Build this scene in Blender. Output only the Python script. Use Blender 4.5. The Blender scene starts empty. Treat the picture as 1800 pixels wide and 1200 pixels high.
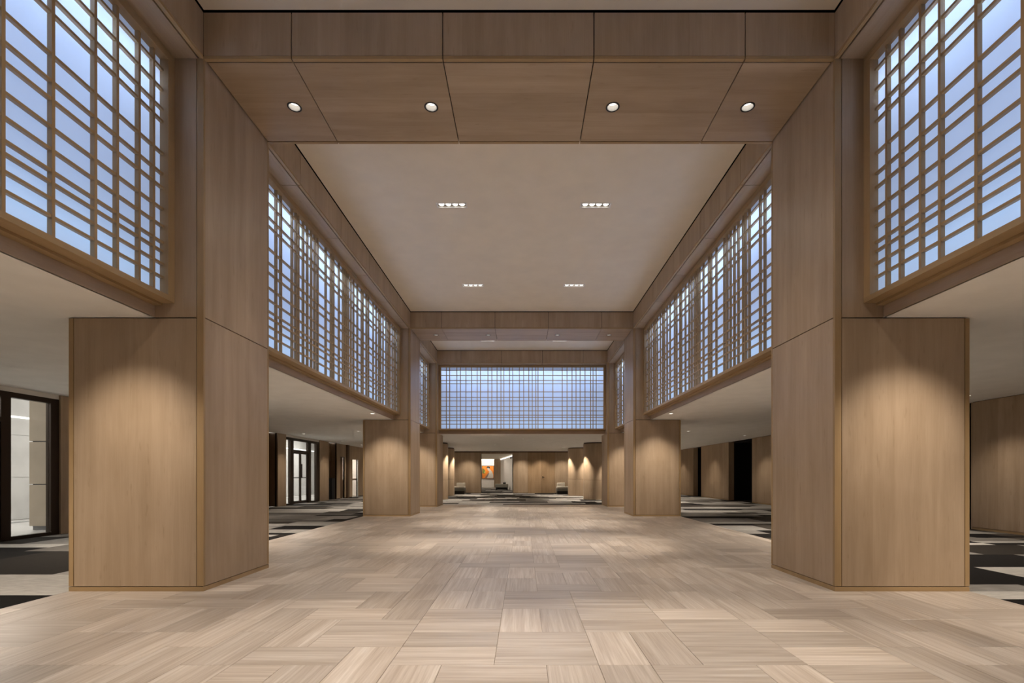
import bpy, math, random
from mathutils import Vector, Matrix
from mathutils.geometry import tessellate_polygon
rnd = random.Random(11)
SC = bpy.context.scene
COL = SC.collection

# ------------------------------------------------------------------ camera
HCAM = 1.1
cd = bpy.data.cameras.new('camera'); cam = bpy.data.objects.new('camera', cd); COL.objects.link(cam)
cam.location = (0, 0, HCAM); cam.rotation_euler = (math.radians(90), 0, 0)
cd.sensor_fit = 'HORIZONTAL'; cd.sensor_width = 36.0; cd.lens = 870 / 1800 * 36
cd.shift_x = -20 / 1800; cd.shift_y = 235.5 / 1800
cd.clip_start = 0.05; cd.clip_end = 200
SC.camera = cam
# ------------------------------------------------------------------ world, exposure
W = bpy.data.worlds.new('world'); SC.world = W; W.use_nodes = True
bg = W.node_tree.nodes['Background']; bg.inputs[0].default_value = (0.9, 0.95, 1, 1); bg.inputs[1].default_value = 0.0
vs = SC.view_settings
vs.view_transform = 'Standard'; vs.look = 'None'; vs.gamma = 1.0; vs.use_curve_mapping = False
vs.exposure = 0.0
SC.cycles.diffuse_bounces = 7; SC.cycles.max_bounces = 12
# light levels (watts) for the lamps built further down
P_QUAD = 920; P_FLOOD = 195; P_BEAM = 150; P_SCALLOP = 145; P_AISLE_FILL = 360; P_WASH = 105; P_COLUMN = 480; P_LOBBY = 560; P_CORR = 75; P_LOUNGE_FILL = 150
P_LED = 40
E_SCREEN = 0.17
WARM = (1.0, 0.80, 0.61); NEUT = (1.0, 0.86, 0.71)

# ------------------------------------------------------------------ dimensions
XC = -0.04; HW = 3.0
ZL = 2.605; ZB = 5.084; ZC = 5.516          # aisle ceiling, beam soffit, hall ceiling
B1 = (4.703, 5.911); B2 = (13.33, 14.54); B3 = (17.45, 18.7)
YBACK = -2.7; YFAR = 30.8; XL = -8.7; XR = 9.2
PW = 1.28
STONE = (XC - HW - PW, XC + HW + PW)
ROUND_REC = 0.27

# ------------------------------------------------------------------ materials
def newmat(name):
    m = bpy.data.materials.new(name); m.use_nodes = True
    nt = m.node_tree; b = nt.nodes['Principled BSDF']
    return m, nt, b
def nd(nt, typ, **kw):
    n = nt.nodes.new(typ)
    for k, v in kw.items():
        if k in n.inputs.keys(): n.inputs[k].default_value = v
        else: setattr(n, k, v)
    return n
def ramp(nt, stops):
    r = nt.nodes.new('ShaderNodeValToRGB'); e = r.color_ramp.elements
    while len(e) < len(stops): e.new(0.5)
    for i, (p, c) in enumerate(stops):
        e[i].position = p; e[i].color = (c[0], c[1], c[2], 1)
    return r
def plain(name, col, rough=0.5, metal=0.0, noise=0.0, scale=8.0, spec=0.5):
    m, nt, b = newmat(name); L = nt.links.new
    b.inputs['Roughness'].default_value = rough; b.inputs['Metallic'].default_value = metal
    b.inputs['Specular IOR Level'].default_value = spec
    tc = nd(nt, 'ShaderNodeTexCoord'); n = nd(nt, 'ShaderNodeTexNoise', Scale=scale, Detail=4.0)
    L(tc.outputs['Object'], n.inputs['Vector'])
    k = 0.02 + noise
    r = ramp(nt, [(0.3, [c * (1 - k) for c in col]), (0.7, [min(1, c * (1 + k)) for c in col])])
    L(n.outputs['Fac'], r.inputs[0]); L(r.outputs[0], b.inputs['Base Color'])
    return m
def wood(name, axis, lo, hi, rough=0.42, seed=0):
    """oak veneer, grain running along the given axis (0 x, 1 y, 2 z)"""
    m, nt, b = newmat(name); L = nt.links.new
    tc = nd(nt, 'ShaderNodeTexCoord'); oi = nd(nt, 'ShaderNodeObjectInfo')
    mul = nd(nt, 'ShaderNodeVectorMath', operation='SCALE'); mul.inputs[0].default_value = (31.7, 57.3, 17.9)
    L(oi.outputs['Random'], mul.inputs['Scale'])
    add = nd(nt, 'ShaderNodeVectorMath', operation='ADD')
    L(tc.outputs['Object'], add.inputs[0]); L(mul.outputs[0], add.inputs[1])
    def stretched(s_al, s_ac):
        mp = nd(nt, 'ShaderNodeMapping'); sc = [s_ac] * 3; sc[axis] = s_al
        mp.inputs['Scale'].default_value = sc; L(add.outputs[0], mp.inputs['Vector']); return mp
    n1 = nd(nt, 'ShaderNodeTexNoise', Scale=1.0, Detail=6.0, Roughness=0.62, Distortion=0.35)
    L(stretched(0.55, 9.0).outputs[0], n1.inputs['Vector'])
    n2 = nd(nt, 'ShaderNodeTexNoise', Scale=1.0, Detail=3.0, Roughness=0.6)
    L(stretched(3.0, 120.0).outputs[0], n2.inputs['Vector'])
    n3 = nd(nt, 'ShaderNodeTexNoise', Scale=1.0, Detail=2.0, Distortion=0.8)
    L(stretched(1.3, 3.2).outputs[0], n3.inputs['Vector'])
    # dark pore flecks
    n4 = nd(nt, 'ShaderNodeTexNoise', Scale=1.0, Detail=2.0)
    L(stretched(5.0, 30.0).outputs[0], n4.inputs['Vector'])
    fl = nd(nt, 'ShaderNodeMapRange'); fl.inputs[1].default_value = 0.66; fl.inputs[2].default_value = 0.8
    fl.inputs[3].default_value = 0.0; fl.inputs[4].default_value = 0.16
    L(n4.outputs['Fac'], fl.inputs[0])
    # veneer leaves: narrow bands of slightly different tone
    sep = nd(nt, 'ShaderNodeSeparateXYZ'); L(add.outputs[0], sep.inputs[0])
    o = [i for i in (0, 1, 2) if i != axis]
    s = nd(nt, 'ShaderNodeMath', operation='ADD'); L(sep.outputs[o[0]], s.inputs[0]); L(sep.outputs[o[1]], s.inputs[1])
    q = nd(nt, 'ShaderNodeMath', operation='DIVIDE'); L(s.outputs[0], q.inputs[0]); q.inputs[1].default_value = 0.21
    f = nd(nt, 'ShaderNodeMath', operation='FLOOR'); L(q.outputs[0], f.inputs[0])
    wn = nd(nt, 'ShaderNodeTexWhiteNoise', noise_dimensions='1D'); L(f.outputs[0], wn.inputs['W'])
    # sum
    def ma(a, ka, b_, kb):
        x = nd(nt, 'ShaderNodeMath', operation='MULTIPLY'); L(a, x.inputs[0]); x.inputs[1].default_value = ka
        y = nd(nt, 'ShaderNodeMath', operation='MULTIPLY_ADD'); L(b_, y.inputs[0]); y.inputs[1].default_value = kb; L(x.outputs[0], y.inputs[2])
        return y.outputs[0]
    t = ma(n1.outputs['Fac'], 0.42, n2.outputs['Fac'], 0.18)
    t = ma(t, 1.0, n3.outputs['Fac'], 0.25)
    t = ma(t, 1.0, wn.outputs['Value'], 0.13)
    t = ma(t, 1.0, fl.outputs[0], -1.0)
    r = ramp(nt, [(0.28, lo), (0.68, hi)]); L(t, r.inputs[0]); L(r.outputs[0], b.inputs['Base Color'])
    b.inputs['Roughness'].default_value = rough; b.inputs['Specular IOR Level'].default_value = 0.35
    bp = nd(nt, 'ShaderNodeBump', Strength=0.05, Distance=0.002); L(n2.outputs['Fac'], bp.inputs['Height'])
    L(bp.outputs[0], b.inputs['Normal'])
    return m
WLO = (0.310, 0.222, 0.140); WHI = (0.480, 0.366, 0.256)
WOOD = [wood('oak_grain_%s' % 'xyz'[a], a, WLO, WHI) for a in range(3)]
SOLID = [wood('oak_solid_%s' % 'xyz'[a], a, (0.30, 0.200, 0.098), (0.45, 0.310, 0.165)) for a in range(3)]
WALNUT = wood('walnut_mid', 2, (0.12, 0.070, 0.038), (0.20, 0.125, 0.072))
DARKW = wood('walnut_dark', 2, (0.050, 0.027, 0.014), (0.095, 0.056, 0.030))
M = {}
M['dark'] = plain('joint_black', (0.012, 0.008, 0.006), 0.9)
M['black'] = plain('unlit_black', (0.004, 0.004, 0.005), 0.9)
M['plaster'] = plain('plaster_ceiling', (0.80, 0.730, 0.615), 0.9, 0, 0.01, 3, 0.1)
M['plaster_white'] = plain('plaster_white', (0.92, 0.905, 0.875), 0.9, 0, 0.01, 3, 0.1)
M['white'] = plain('white_paint', (0.78, 0.76, 0.73), 0.7)
M['grout'] = plain('grout', (0.24, 0.20, 0.16), 0.9)
M['bronze'] = plain('dark_bronze', (0.035, 0.022, 0.014), 0.38, 0.55)
M['steel'] = plain('brushed_steel', (0.55, 0.53, 0.5), 0.3, 1.0)
M['beige'] = plain('beige_stone', (0.40, 0.335, 0.26), 0.35, 0, 0.04, 3)
M['lobbyfloor'] = plain('pale_lobby_stone', (0.56, 0.55, 0.53), 0.18, 0, 0.03, 2)
M['greystone'] = plain('grey_stone_band', (0.17, 0.17, 0.17), 0.3)
M['marble'] = plain('pale_marble', (0.66, 0.65, 0.63), 0.3, 0, 0.10, 1.4)
M['fabric'] = plain('cream_upholstery', (0.74, 0.70, 0.62), 0.9, 0, 0.05, 60)
M['greyfabric'] = plain('grey_upholstery', (0.26, 0.25, 0.21), 0.9, 0, 0.05, 60)
M['trimblack'] = plain('black_trim', (0.015, 0.013, 0.012), 0.45)
M['reflector'] = plain('lamp_reflector', (0.36, 0.345, 0.32), 0.35, 0.3)
M['housing'] = plain('lamp_housing', (0.10, 0.095, 0.09), 0.5, 0.3)
def emit(name, col, s):
    m, nt, b = newmat(name)
    b.inputs['Base Color'].default_value = (*col, 1); b.inputs['Emission Color'].default_value = (*col, 1)
    b.inputs['Emission Strength'].default_value = s
    return m
M['lamp'] = emit('lamp_lens', (1, 0.95, 0.88), 5)
M['lamp_dim'] = emit('lamp_lens_small', (1, 0.95, 0.88), 3)
M['ledwhite'] = emit('led_cove', (1, 0.97, 0.93), 2.0)
M['lightpanel'] = emit('lobby_ceiling_light', (1, 0.98, 0.96), 2.5)
def glassmat():
    m, nt, b = newmat('clear_glass'); L = nt.links.new
    tr = nd(nt, 'ShaderNodeBsdfTransparent'); tr.inputs[0].default_value = (0.93, 0.94, 0.93, 1)
    gl = nd(nt, 'ShaderNodeBsdfGlossy'); gl.inputs['Roughness'].default_value = 0.03
    fr = nd(nt, 'ShaderNodeFresnel'); fr.inputs[0].default_value = 1.45
    mx = nd(nt, 'ShaderNodeMixShader'); 
    ge = nd(nt, 'ShaderNodeNewGeometry'); iv = nd(nt, 'ShaderNodeMath', operation='SUBTRACT'); iv.inputs[0].default_value = 1.0; L(ge.outputs['Backfacing'], iv.inputs[1])
    mu = nd(nt, 'ShaderNodeMath', operation='MULTIPLY'); L(fr.outputs[0], mu.inputs[0]); L(iv.outputs[0], mu.inputs[1])
    L(mu.outputs[0], mx.inputs[0]); L(tr.outputs[0], mx.inputs[1]); L(gl.outputs[0], mx.inputs[2])
    L(mx.outputs[0], nt.nodes['Material Output'].inputs[0]); return m
M['glass'] = glassmat()
def screenmat():
    """frosted backlit sheet: lets the lamps of the light box through and glows evenly"""
    m, nt, b = newmat('frosted_backlit_glass'); L = nt.links.new
    tl = nd(nt, 'ShaderNodeBsdfTranslucent'); tl.inputs[0].default_value = (0.72, 0.80, 0.95, 1)
    em = nd(nt, 'ShaderNodeEmission'); em.inputs[0].default_value = (0.64, 0.75, 1.0, 1); em.inputs[1].default_value = E_SCREEN
    df = nd(nt, 'ShaderNodeBsdfDiffuse'); df.inputs[0].default_value = (0.5, 0.55, 0.6, 1)
    mx = nd(nt, 'ShaderNodeMixShader'); mx.inputs[0].default_value = 0.3; L(tl.outputs[0], mx.inputs[1]); L(df.outputs[0], mx.inputs[2])
    ad = nd(nt, 'ShaderNodeAddShader'); L(mx.outputs[0], ad.inputs[0]); L(em.outputs[0], ad.inputs[1])
    L(ad.outputs[0], nt.nodes['Material Output'].inputs[0]); return m
M['screen'] = screenmat()
def stonemat():
    m, nt, b = newmat('veined_stone_tile'); L = nt.links.new
    uv = nd(nt, 'ShaderNodeUVMap', uv_map='UVMap'); rv = nd(nt, 'ShaderNodeUVMap', uv_map='rnd')
    oi = nd(nt, 'ShaderNodeObjectInfo')
    sp = nd(nt, 'ShaderNodeSeparateXYZ'); L(rv.outputs[0], sp.inputs[0])
    a = nd(nt, 'ShaderNodeMath', operation='ADD'); L(sp.outputs[0], a.inputs[0]); L(oi.outputs['Random'], a.inputs[1])
    fr = nd(nt, 'ShaderNodeMath', operation='FRACT'); L(a.outputs[0], fr.inputs[0])
    sc = nd(nt, 'ShaderNodeVectorMath', operation='SCALE'); sc.inputs[0].default_value = (41, 67, 23); L(fr.outputs[0], sc.inputs['Scale'])
    ad = nd(nt, 'ShaderNodeVectorMath', operation='ADD'); L(uv.outputs[0], ad.inputs[0]); L(sc.outputs[0], ad.inputs[1])
    def st(sx, sy, det, rg, dist):
        mp = nd(nt, 'ShaderNodeMapping'); mp.inputs['Scale'].default_value = (sx, sy, 1); L(ad.outputs[0], mp.inputs['Vector'])
        n = nd(nt, 'ShaderNodeTexNoise', Scale=1.0, Detail=det, Roughness=rg, Distortion=dist); L(mp.outputs[0], n.inputs['Vector']); return n
    n1 = st(0.9, 26, 5, 0.65, 0.5); n2 = st(2.2, 75, 3, 0.6, 0.3); n3 = st(0.7, 6, 2, 0.5, 0.2)
    m1 = nd(nt, 'ShaderNodeMath', operation='MULTIPLY'); L(n1.outputs['Fac'], m1.inputs[0]); m1.inputs[1].default_value = 0.5
    m2 = nd(nt, 'ShaderNodeMath', operation='MULTIPLY_ADD'); L(n2.outputs['Fac'], m2.inputs[0]); m2.inputs[1].default_value = 0.25; L(m1.outputs[0], m2.inputs[2])
    m3 = nd(nt, 'ShaderNodeMath', operation='MULTIPLY_ADD'); L(n3.outputs['Fac'], m3.inputs[0]); m3.inputs[1].default_value = 0.25; L(m2.outputs[0], m3.inputs[2])
    r = ramp(nt, [(0.30, (0.30, 0.243, 0.193)), (0.43, (0.42, 0.36, 0.305)), (0.52, (0.51, 0.452, 0.396)), (0.66, (0.67, 0.62, 0.57))])
    L(m3.outputs[0], r.inputs[0])
    # tone of the whole tile
    wn = nd(nt, 'ShaderNodeTexWhiteNoise', noise_dimensions='1D'); L(fr.outputs[0], wn.inputs['W'])
    mr = nd(nt, 'ShaderNodeMapRange'); mr.inputs[3].default_value = 0.80; mr.inputs[4].default_value = 1.10; L(wn.outputs['Value'], mr.inputs[0])
    vm = nd(nt, 'ShaderNodeVectorMath', operation='SCALE'); L(r.outputs[0], vm.inputs[0]); L(mr.outputs[0], vm.inputs['Scale'])
    L(vm.outputs[0], b.inputs['Base Color'])
    b.inputs['Roughness'].default_value = 0.33; b.inputs['Specular IOR Level'].default_value = 0.42
    return m
M['stone'] = stonemat()
def carpetmat():
    m, nt, b = newmat('patchwork_carpet'); L = nt.links.new
    at = nd(nt, 'ShaderNodeAttribute', attribute_name='patch')
    tc = nd(nt, 'ShaderNodeTexCoord'); mp = nd(nt, 'ShaderNodeMapping'); mp.inputs['Scale'].default_value = (5, 40, 1); L(tc.outputs['Object'], mp.inputs[0])
    n = nd(nt, 'ShaderNodeTexNoise', Scale=1.0, Detail=5.0, Roughness=0.7); L(mp.outputs[0], n.inputs['Vector'])
    mr = nd(nt, 'ShaderNodeMapRange'); mr.inputs[1].default_value = 0.3; mr.inputs[2].default_value = 0.7
    mr.inputs[3].default_value = 0.7; mr.inputs[4].default_value = 1.3; L(n.outputs['Fac'], mr.inputs[0])
    vm = nd(nt, 'ShaderNodeVectorMath', operation='SCALE'); L(at.outputs['Color'], vm.inputs[0]); L(mr.outputs[0], vm.inputs['Scale'])
    L(vm.outputs[0], b.inputs['Base Color']); b.inputs['Roughness'].default_value = 0.95; b.inputs['Specular IOR Level'].default_value = 0.1
    n2 = nd(nt, 'ShaderNodeTexNoise', Scale=220.0, Detail=2.0); L(tc.outputs['Object'], n2.inputs['Vector'])
    bp = nd(nt, 'ShaderNodeBump', Strength=0.3, Distance=0.004); L(n2.outputs['Fac'], bp.inputs['Height']); L(bp.outputs[0], b.inputs['Normal'])
    return m
M['carpet'] = carpetmat()

# ------------------------------------------------------------------ mesh helpers
class MB:
    def __init__(s): s.v = []; s.f = []
    def box(s, x0, x1, y0, y1, z0, z1):
        x0, x1 = min(x0, x1), max(x0, x1); y0, y1 = min(y0, y1), max(y0, y1); z0, z1 = min(z0, z1), max(z0, z1)
        n = len(s.v)
        s.v += [(x, y, z) for z in (z0, z1) for y in (y0, y1) for x in (x0, x1)]
        s.f += [tuple(n + i for i in q) for q in ((0, 2, 3, 1), (4, 5, 7, 6), (0, 1, 5, 4), (2, 6, 7, 3), (0, 4, 6, 2), (1, 3, 7, 5))]
        return s
    def lathe(s, prof, seg=32, c=(0, 0, 0), close=False):
        n = len(s.v); k = len(prof)
        for i in range(seg):
            a = 2 * math.pi * i / seg
            for (r, z) in prof: s.v.append((c[0] + r * math.cos(a), c[1] + r * math.sin(a), c[2] + z))
        for i in range(seg):
            j = (i + 1) % seg
            for p in range(k - 1 if not close else k):
                q = (p + 1) % k
                s.f.append((n + i * k + p, n + j * k + p, n + j * k + q, n + i * k + q))
        return s
    def slab(s, outer, holes, z0, z1):
        """horizontal plate (z0 below z1) with polygonal holes"""
        loops = [outer] + holes
        flat = [p for lp in loops for p in lp]
        tri = tessellate_polygon([[Vector((x, y, 0)) for x, y in lp] for lp in loops])
        n = len(s.v); k = len(flat)
        s.v += [(x, y, z0) for x, y in flat] + [(x, y, z1) for x, y in flat]
        for t in tri:
            a, b, c = t
            A, B, C = flat[a], flat[b], flat[c]
            if (B[0] - A[0]) * (C[1] - A[1]) - (B[1] - A[1]) * (C[0] - A[0]) < 0: b, c = c, b
            s.f.append((n + a, n + c, n + b)); s.f.append((n + k + a, n + k + b, n + k + c))
        o = n
        for lp in loops:
            m = len(lp)
            for i in range(m):
                j = (i + 1) % m
                s.f.append((o + i, o + j, o + k + j, o + k + i))
            o += m
        return s
    def arc(s, c, r0, r1, a0, a1, z0, z1, seg=10):
        n = len(s.v)
        for i in range(seg + 1):
            a = a0 + (a1 - a0) * i / seg
            for r in (r0, r1):
                for z in (z0, z1): s.v.append((c[0] + r * math.cos(a), c[1] + r * math.sin(a), z))
        for i in range(seg):
            p = n + i * 4; q = p + 4
            s.f += [(p + 2, q + 2, q + 3, p + 3), (p, p + 1, q + 1, q), (p, q, q + 2, p + 2), (p + 1, p + 3, q + 3, q + 1)]
        p = n; s.f.append((p, p + 2, p + 3, p + 1)); p = n + seg * 4; s.f.append((p, p + 1, p + 3, p + 2))
        return s
    def rbox(s, x0, x1, y0, y1, z0, z1, r=0.03, seg=3):
        """box with rounded vertical edges and softened top"""
        pts = []
        for cx, cy, a in ((x1 - r, y1 - r, 0), (x0 + r, y1 - r, 90), (x0 + r, y0 + r, 180), (x1 - r, y0 + r, 270)):
            for i in range(seg + 1):
                t = math.radians(a + 90 * i / seg); pts.append((cx, cy, math.cos(t), math.sin(t)))
        k = len(pts); n = len(s.v); lv = [(r, z0), (r, z1 - r)] + [(r * math.cos(t), z1 - r + r * math.sin(t)) for t in (math.radians(35), math.radians(65), math.radians(90))]
        for (rr, z) in lv:
            for (cx, cy, ux, uy) in pts: s.v.append((cx + rr * ux, cy + rr * uy, z))
        for l in range(len(lv) - 1):
            for i in range(k):
                j = (i + 1) % k
                s.f.append((n + l * k + i, n + l * k + j, n + (l + 1) * k + j, n + (l + 1) * k + i))
        s.f.append(tuple(n + i for i in reversed(range(k)))); s.f.append(tuple(n + (len(lv) - 1) * k + i for i in range(k)))
        return s
    def mesh(s, name, mat):
        me = bpy.data.meshes.new(name); me.from_pydata(s.v, [], s.f); me.update()
        me.materials.append(mat); return me
    def build(s, name, mat, parent=None, smooth=False):
        o = bpy.data.objects.new(name, s.mesh(name, mat)); COL.objects.link(o)
        if smooth:
            for p in o.data.polygons: p.use_smooth = True
        if parent is not None: attach(o, parent)
        return o
def wloc(o):
    v = Vector(o.location)
    return v if o.parent is None else v
def attach(o, parent):
    """child keeps world coordinates (all roots are unrotated)"""
    p = parent; off = Vector((0, 0, 0))
    while p is not None:
        off += Vector(p.location) if p.parent is None else Vector((0, 0, 0))
        p = p.parent
    o.parent = parent
    if parent.parent is None: o.matrix_parent_inverse = Matrix.Translation(-Vector(parent.location))
    else: o.matrix_parent_inverse = (Matrix.Translation(Vector(parent.location))).inverted()
def tag(o, label, cat, group=None, kind=None):
    o['label'] = label; o['category'] = cat
    if group: o['group'] = group
    if kind: o['kind'] = kind
    return o
def thing(name, loc, label, cat, group=None, kind=None):
    o = bpy.data.objects.new(name, None); COL.objects.link(o); o.location = loc; o.empty_display_size = 0.2
    return tag(o, label, cat, group, kind)
def B(name, mat, parent, *b): return MB().box(*b).build(name, mat, parent)
def circle(cx, cy, r, n=32): return [(cx + r * math.cos(2 * math.pi * i / n), cy + r * math.sin(2 * math.pi * i / n)) for i in range(n)]
def rect(x0, x1, y0, y1): return [(x0, y0), (x1, y0), (x1, y1), (x0, y1)]
def spot(name, loc, power, cone, blend, color, radius, parent, aim=None):
    d = bpy.data.lights.new(name, 'SPOT'); d.energy = power; d.spot_size = math.radians(cone); d.spot_blend = blend
    d.color = color; d.shadow_soft_size = radius
    o = bpy.data.objects.new(name, d); COL.objects.link(o); o.location = loc
    if aim is not None:
        o.rotation_euler = (Vector(aim) - Vector(loc)).to_track_quat('-Z', 'Y').to_euler()
    if parent is not None: attach(o, parent)
    return o
def area(name, loc, aim, sx, sy, power, color, parent):
    d = bpy.data.lights.new(name, 'AREA'); d.shape = 'RECTANGLE'; d.size = sx; d.size_y = sy; d.energy = power; d.color = color
    o = bpy.data.objects.new(name, d); COL.objects.link(o); o.location = loc
    o.rotation_euler = (Vector(aim) - Vector(loc)).to_track_quat('-Z', 'Y').to_euler()
    if parent is not None: attach(o, parent)
    return o
SIDE = {-1: 'glass-door side', 1: 'dark-doorway side'}
G = 0.005   # half joint

# ------------------------------------------------------------------ stone floor
floor = MB().box(STONE[0], STONE[1], YBACK, 18.62, -0.12, -0.004).build('floor', M['grout'])
tag(floor, 'pale veined stone tile floor of the central hall', 'floor', kind='structure')
U = 0.3045; GX = 0.1335; GY = 3.179; TG = 0.0013
def tile_mesh(w, l, name='floor_tile'):
    """w across, l along (local x); uv in metres"""
    mb = MB(); e = 0.0012
    a, c = l / 2 - TG, w / 2 - TG
    mb.v = [(-a, -c, -0.012), (a, -c, -0.012), (a, c, -0.012), (-a, c, -0.012), (-a, -c, -e), (a, -c, -e), (a, c, -e), (-a, c, -e),
            (-a + e, -c + e, 0), (a - e, -c + e, 0), (a - e, c - e, 0), (-a + e, c - e, 0)]
    mb.f = [(0, 1, 5, 4), (1, 2, 6, 5), (2, 3, 7, 6), (3, 0, 4, 7), (4, 5, 9, 8), (5, 6, 10, 9), (6, 7, 11, 10), (7, 4, 8, 11), (8, 9, 10, 11)]
    me = mb.mesh(name, M['stone'])
    u = me.uv_layers.new(name='UVMap'); r = me.uv_layers.new(name='rnd')
    for lp in me.loops:
        v = me.vertices[lp.vertex_index].co; u.data[lp.index].uv = (v.x, v.y); r.data[lp.index].uv = (0.0, 0)
    return me
i0 = math.floor((STONE[0] - GX) / U); i1 = math.ceil((STONE[1] - GX) / U)
j0 = math.floor((YBACK - GY) / U); j1 = math.ceil((18.6 - GY) / U)
used = {}; tiles = []
trng = random.Random(5)
from mathutils import noise as mnoise
for j in range(j0, j1):
    for i in range(i0, i1):
        if (i, j) in used: continue
        d = mnoise.noise((i * 0.23 + 7.1, j * 0.23, 3.3)) + trng.uniform(-0.42, 0.42)
        hx = (i + 1 < i1 and (i + 1, j) not in used); hy = (j + 1 < j1 and (i, j + 1) not in used)
        if trng.random() < 0.05: hx = hy = False
        if hx and (d > 0 or not hy): w, h = 2, 1
        elif hy: w, h = 1, 2
        else: w, h = 1, 1
        for a in range(w):
            for c in range(h): used[(i + a, j + c)] = 1
        x0 = max(GX + i * U, STONE[0]); x1 = min(GX + (i + w) * U, STONE[1])
        y0 = max(GY + j * U, YBACK); y1 = min(GY + (j + h) * U, 18.6)
        if x1 - x0 < 0.03 or y1 - y0 < 0.03: continue
        along = 0 if w > h else 1 if h > w else (0 if d > 0 else 1)
        tiles.append((x0, x1, y0, y1, along))
def tile_score(t):
    x, y = (t[0] + t[1]) / 2, (t[2] + t[3]) / 2
    if y < 2.4: return 0
    px = 920 + 870 * x / y; py = 835.5 + 870 * HCAM / y
    if not (-30 < px < 1830 and py < 1215): return 0
    for s in (-1, 1):      # under or behind the pillars
        if abs(s * (x - XC)) > HW - 0.1 and B1[0] < y < B1[1] and s * (x - XC) > HW: return 0
        if y > B1[0] and (px < 480 if s < 0 else px > 1358): return 0
    return (t[1] - t[0]) * (t[3] - t[2]) / y ** 3
tiles.sort(key=tile_score, reverse=True)
tm = {}; rest_v = []; rest_f = []; rest_uv = []; rest_r = []
for k, (x0, x1, y0, y1, al) in enumerate(tiles):
    l, w = (x1 - x0, y1 - y0) if al == 0 else (y1 - y0, x1 - x0)
    if k < 296 and tile_score((x0, x1, y0, y1, al)) > 0:
        key = (round(l, 4), round(w, 4))
        if key not in tm: tm[key] = tile_mesh(w, l)
        o = bpy.data.objects.new('floor_tile', tm[key]); COL.objects.link(o)
        o.location = ((x0 + x1) / 2, (y0 + y1) / 2, 0); o.rotation_euler[2] = 0 if al == 0 else math.pi / 2
        o.parent = floor
    else:
        n = len(rest_v); r_ = trng.random(); ox, oy = trng.random() * 5, trng.random() * 5
        a0, a1, b0, b1 = x0 + TG, x1 - TG, y0 + TG, y1 - TG
        rest_v += [(a0, b0, 0), (a1, b0, 0), (a1, b1, 0), (a0, b1, 0), (a0, b0, -.012), (a1, b0, -.012), (a1, b1, -.012), (a0, b1, -.012)]
        rest_f += [(n, n + 1, n + 2, n + 3), (n, n + 4, n + 5, n + 1), (n + 1, n + 5, n + 6, n + 2), (n + 2, n + 6, n + 7, n + 3), (n + 3, n + 7, n + 4, n)]
        for (vx, vy) in ((a0, b0), (a1, b0), (a1, b1), (a0, b1)) * 2:
            rest_uv.append((vx + ox, vy + oy) if al == 0 else (vy + oy, vx + ox)); rest_r.append((r_, 0))
me = bpy.data.meshes.new('floor_tiles'); me.from_pydata(rest_v, [], rest_f); me.materials.append(M['stone'])
u = me.uv_layers.new(name='UVMap'); r = me.uv_layers.new(name='rnd')
for lp in me.loops: u.data[lp.index].uv = rest_uv[lp.vertex_index]; r.data[lp.index].uv = rest_r[lp.vertex_index]
o = bpy.data.objects.new('floor_tiles', me); COL.objects.link(o); o.parent = floor; o['kind'] = 'stuff'

# ------------------------------------------------------------------ carpet
PAL = [(0.010, 0.009, 0.009), (0.024, 0.021, 0.018), (0.066, 0.058, 0.050), (0.14, 0.132, 0.122), (0.22, 0.212, 0.20), (0.30, 0.292, 0.275), (0.41, 0.398, 0.375)]
crng = random.Random(23)
cv, cf, cc = [], [], []
def patches(x0, x1, y0, y1):
    y = y0
    while y < y1 - 1e-4:
        h = crng.choice((0.45, 0.6, 0.75, 0.95)); ye = min(y + h, y1)
        if y1 - ye < 0.1: ye = y1
        x = x0 - crng.uniform(0, 0.6); last = -1
        while x < x1 - 1e-4:
            w = crng.choice((0.7, 1.0, 1.4, 1.9, 2.4)); xa, xb = max(x, x0), min(x + w, x1); x += w
            if xb - xa < 0.01: continue
            c = crng.choices(range(7), (23, 9, 11, 15, 18, 15, 12))[0]
            if c == last: c = (c + 3) % 7
            last = c
            # some patches are woven in two half rows
            parts = [(y, ye, c)]
            if crng.random() < 0.3: parts = [(y, (y + ye) / 2, c), ((y + ye) / 2, ye, crng.randrange(7))]
            for (ya, yb, ci) in parts:
                n = len(cv); cv.extend([(xa, ya, 0), (xb, ya, 0), (xb, yb, 0), (xa, yb, 0)]); cf.append((n, n + 1, n + 2, n + 3))
                cc.extend([PAL[ci]] * 4)
        y = ye
patches(XL - 0.05, STONE[0], YBACK, 18.62); patches(STONE[1], XR + 0.05, YBACK, 18.62); patches(XL - 0.05, XR + 0.05, 18.62, YFAR + 0.1)
patches(-4.6, 0.4, YFAR + 0.1, 46.2)
n = len(cv)
for (a, b_, c, d) in ((XL - .05, STONE[0], YBACK, 18.62), (STONE[1], XR + .05, YBACK, 18.62), (XL - .05, XR + .05, 18.62, YFAR + .1), (-4.6, 0.4, YFAR + .1, 46.2)):
    n = len(cv); cv.extend([(x, y, z) for z in (-0.12, -0.02) for y in (c, d) for x in (a, b_)]); cc.extend([PAL[2]] * 8)
    cf.extend([tuple(n + i for i in q) for q in ((0, 2, 3, 1), (4, 5, 7, 6), (0, 1, 5, 4), (2, 6, 7, 3), (0, 4, 6, 2), (1, 3, 7, 5))])
me = bpy.data.meshes.new('carpet'); me.from_pydata(cv, [], cf); me.materials.append(M['carpet'])
ca = me.color_attributes.new('patch', 'FLOAT_COLOR', 'POINT')
for i, c in enumerate(cc): ca.data[i].color = (*c, 1)
carpet = bpy.data.objects.new('carpet', me); COL.objects.link(carpet)
tag(carpet, 'patchwork carpet of black, grey and cream rectangles around the stone floor', 'carpet', kind='structure')

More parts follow.
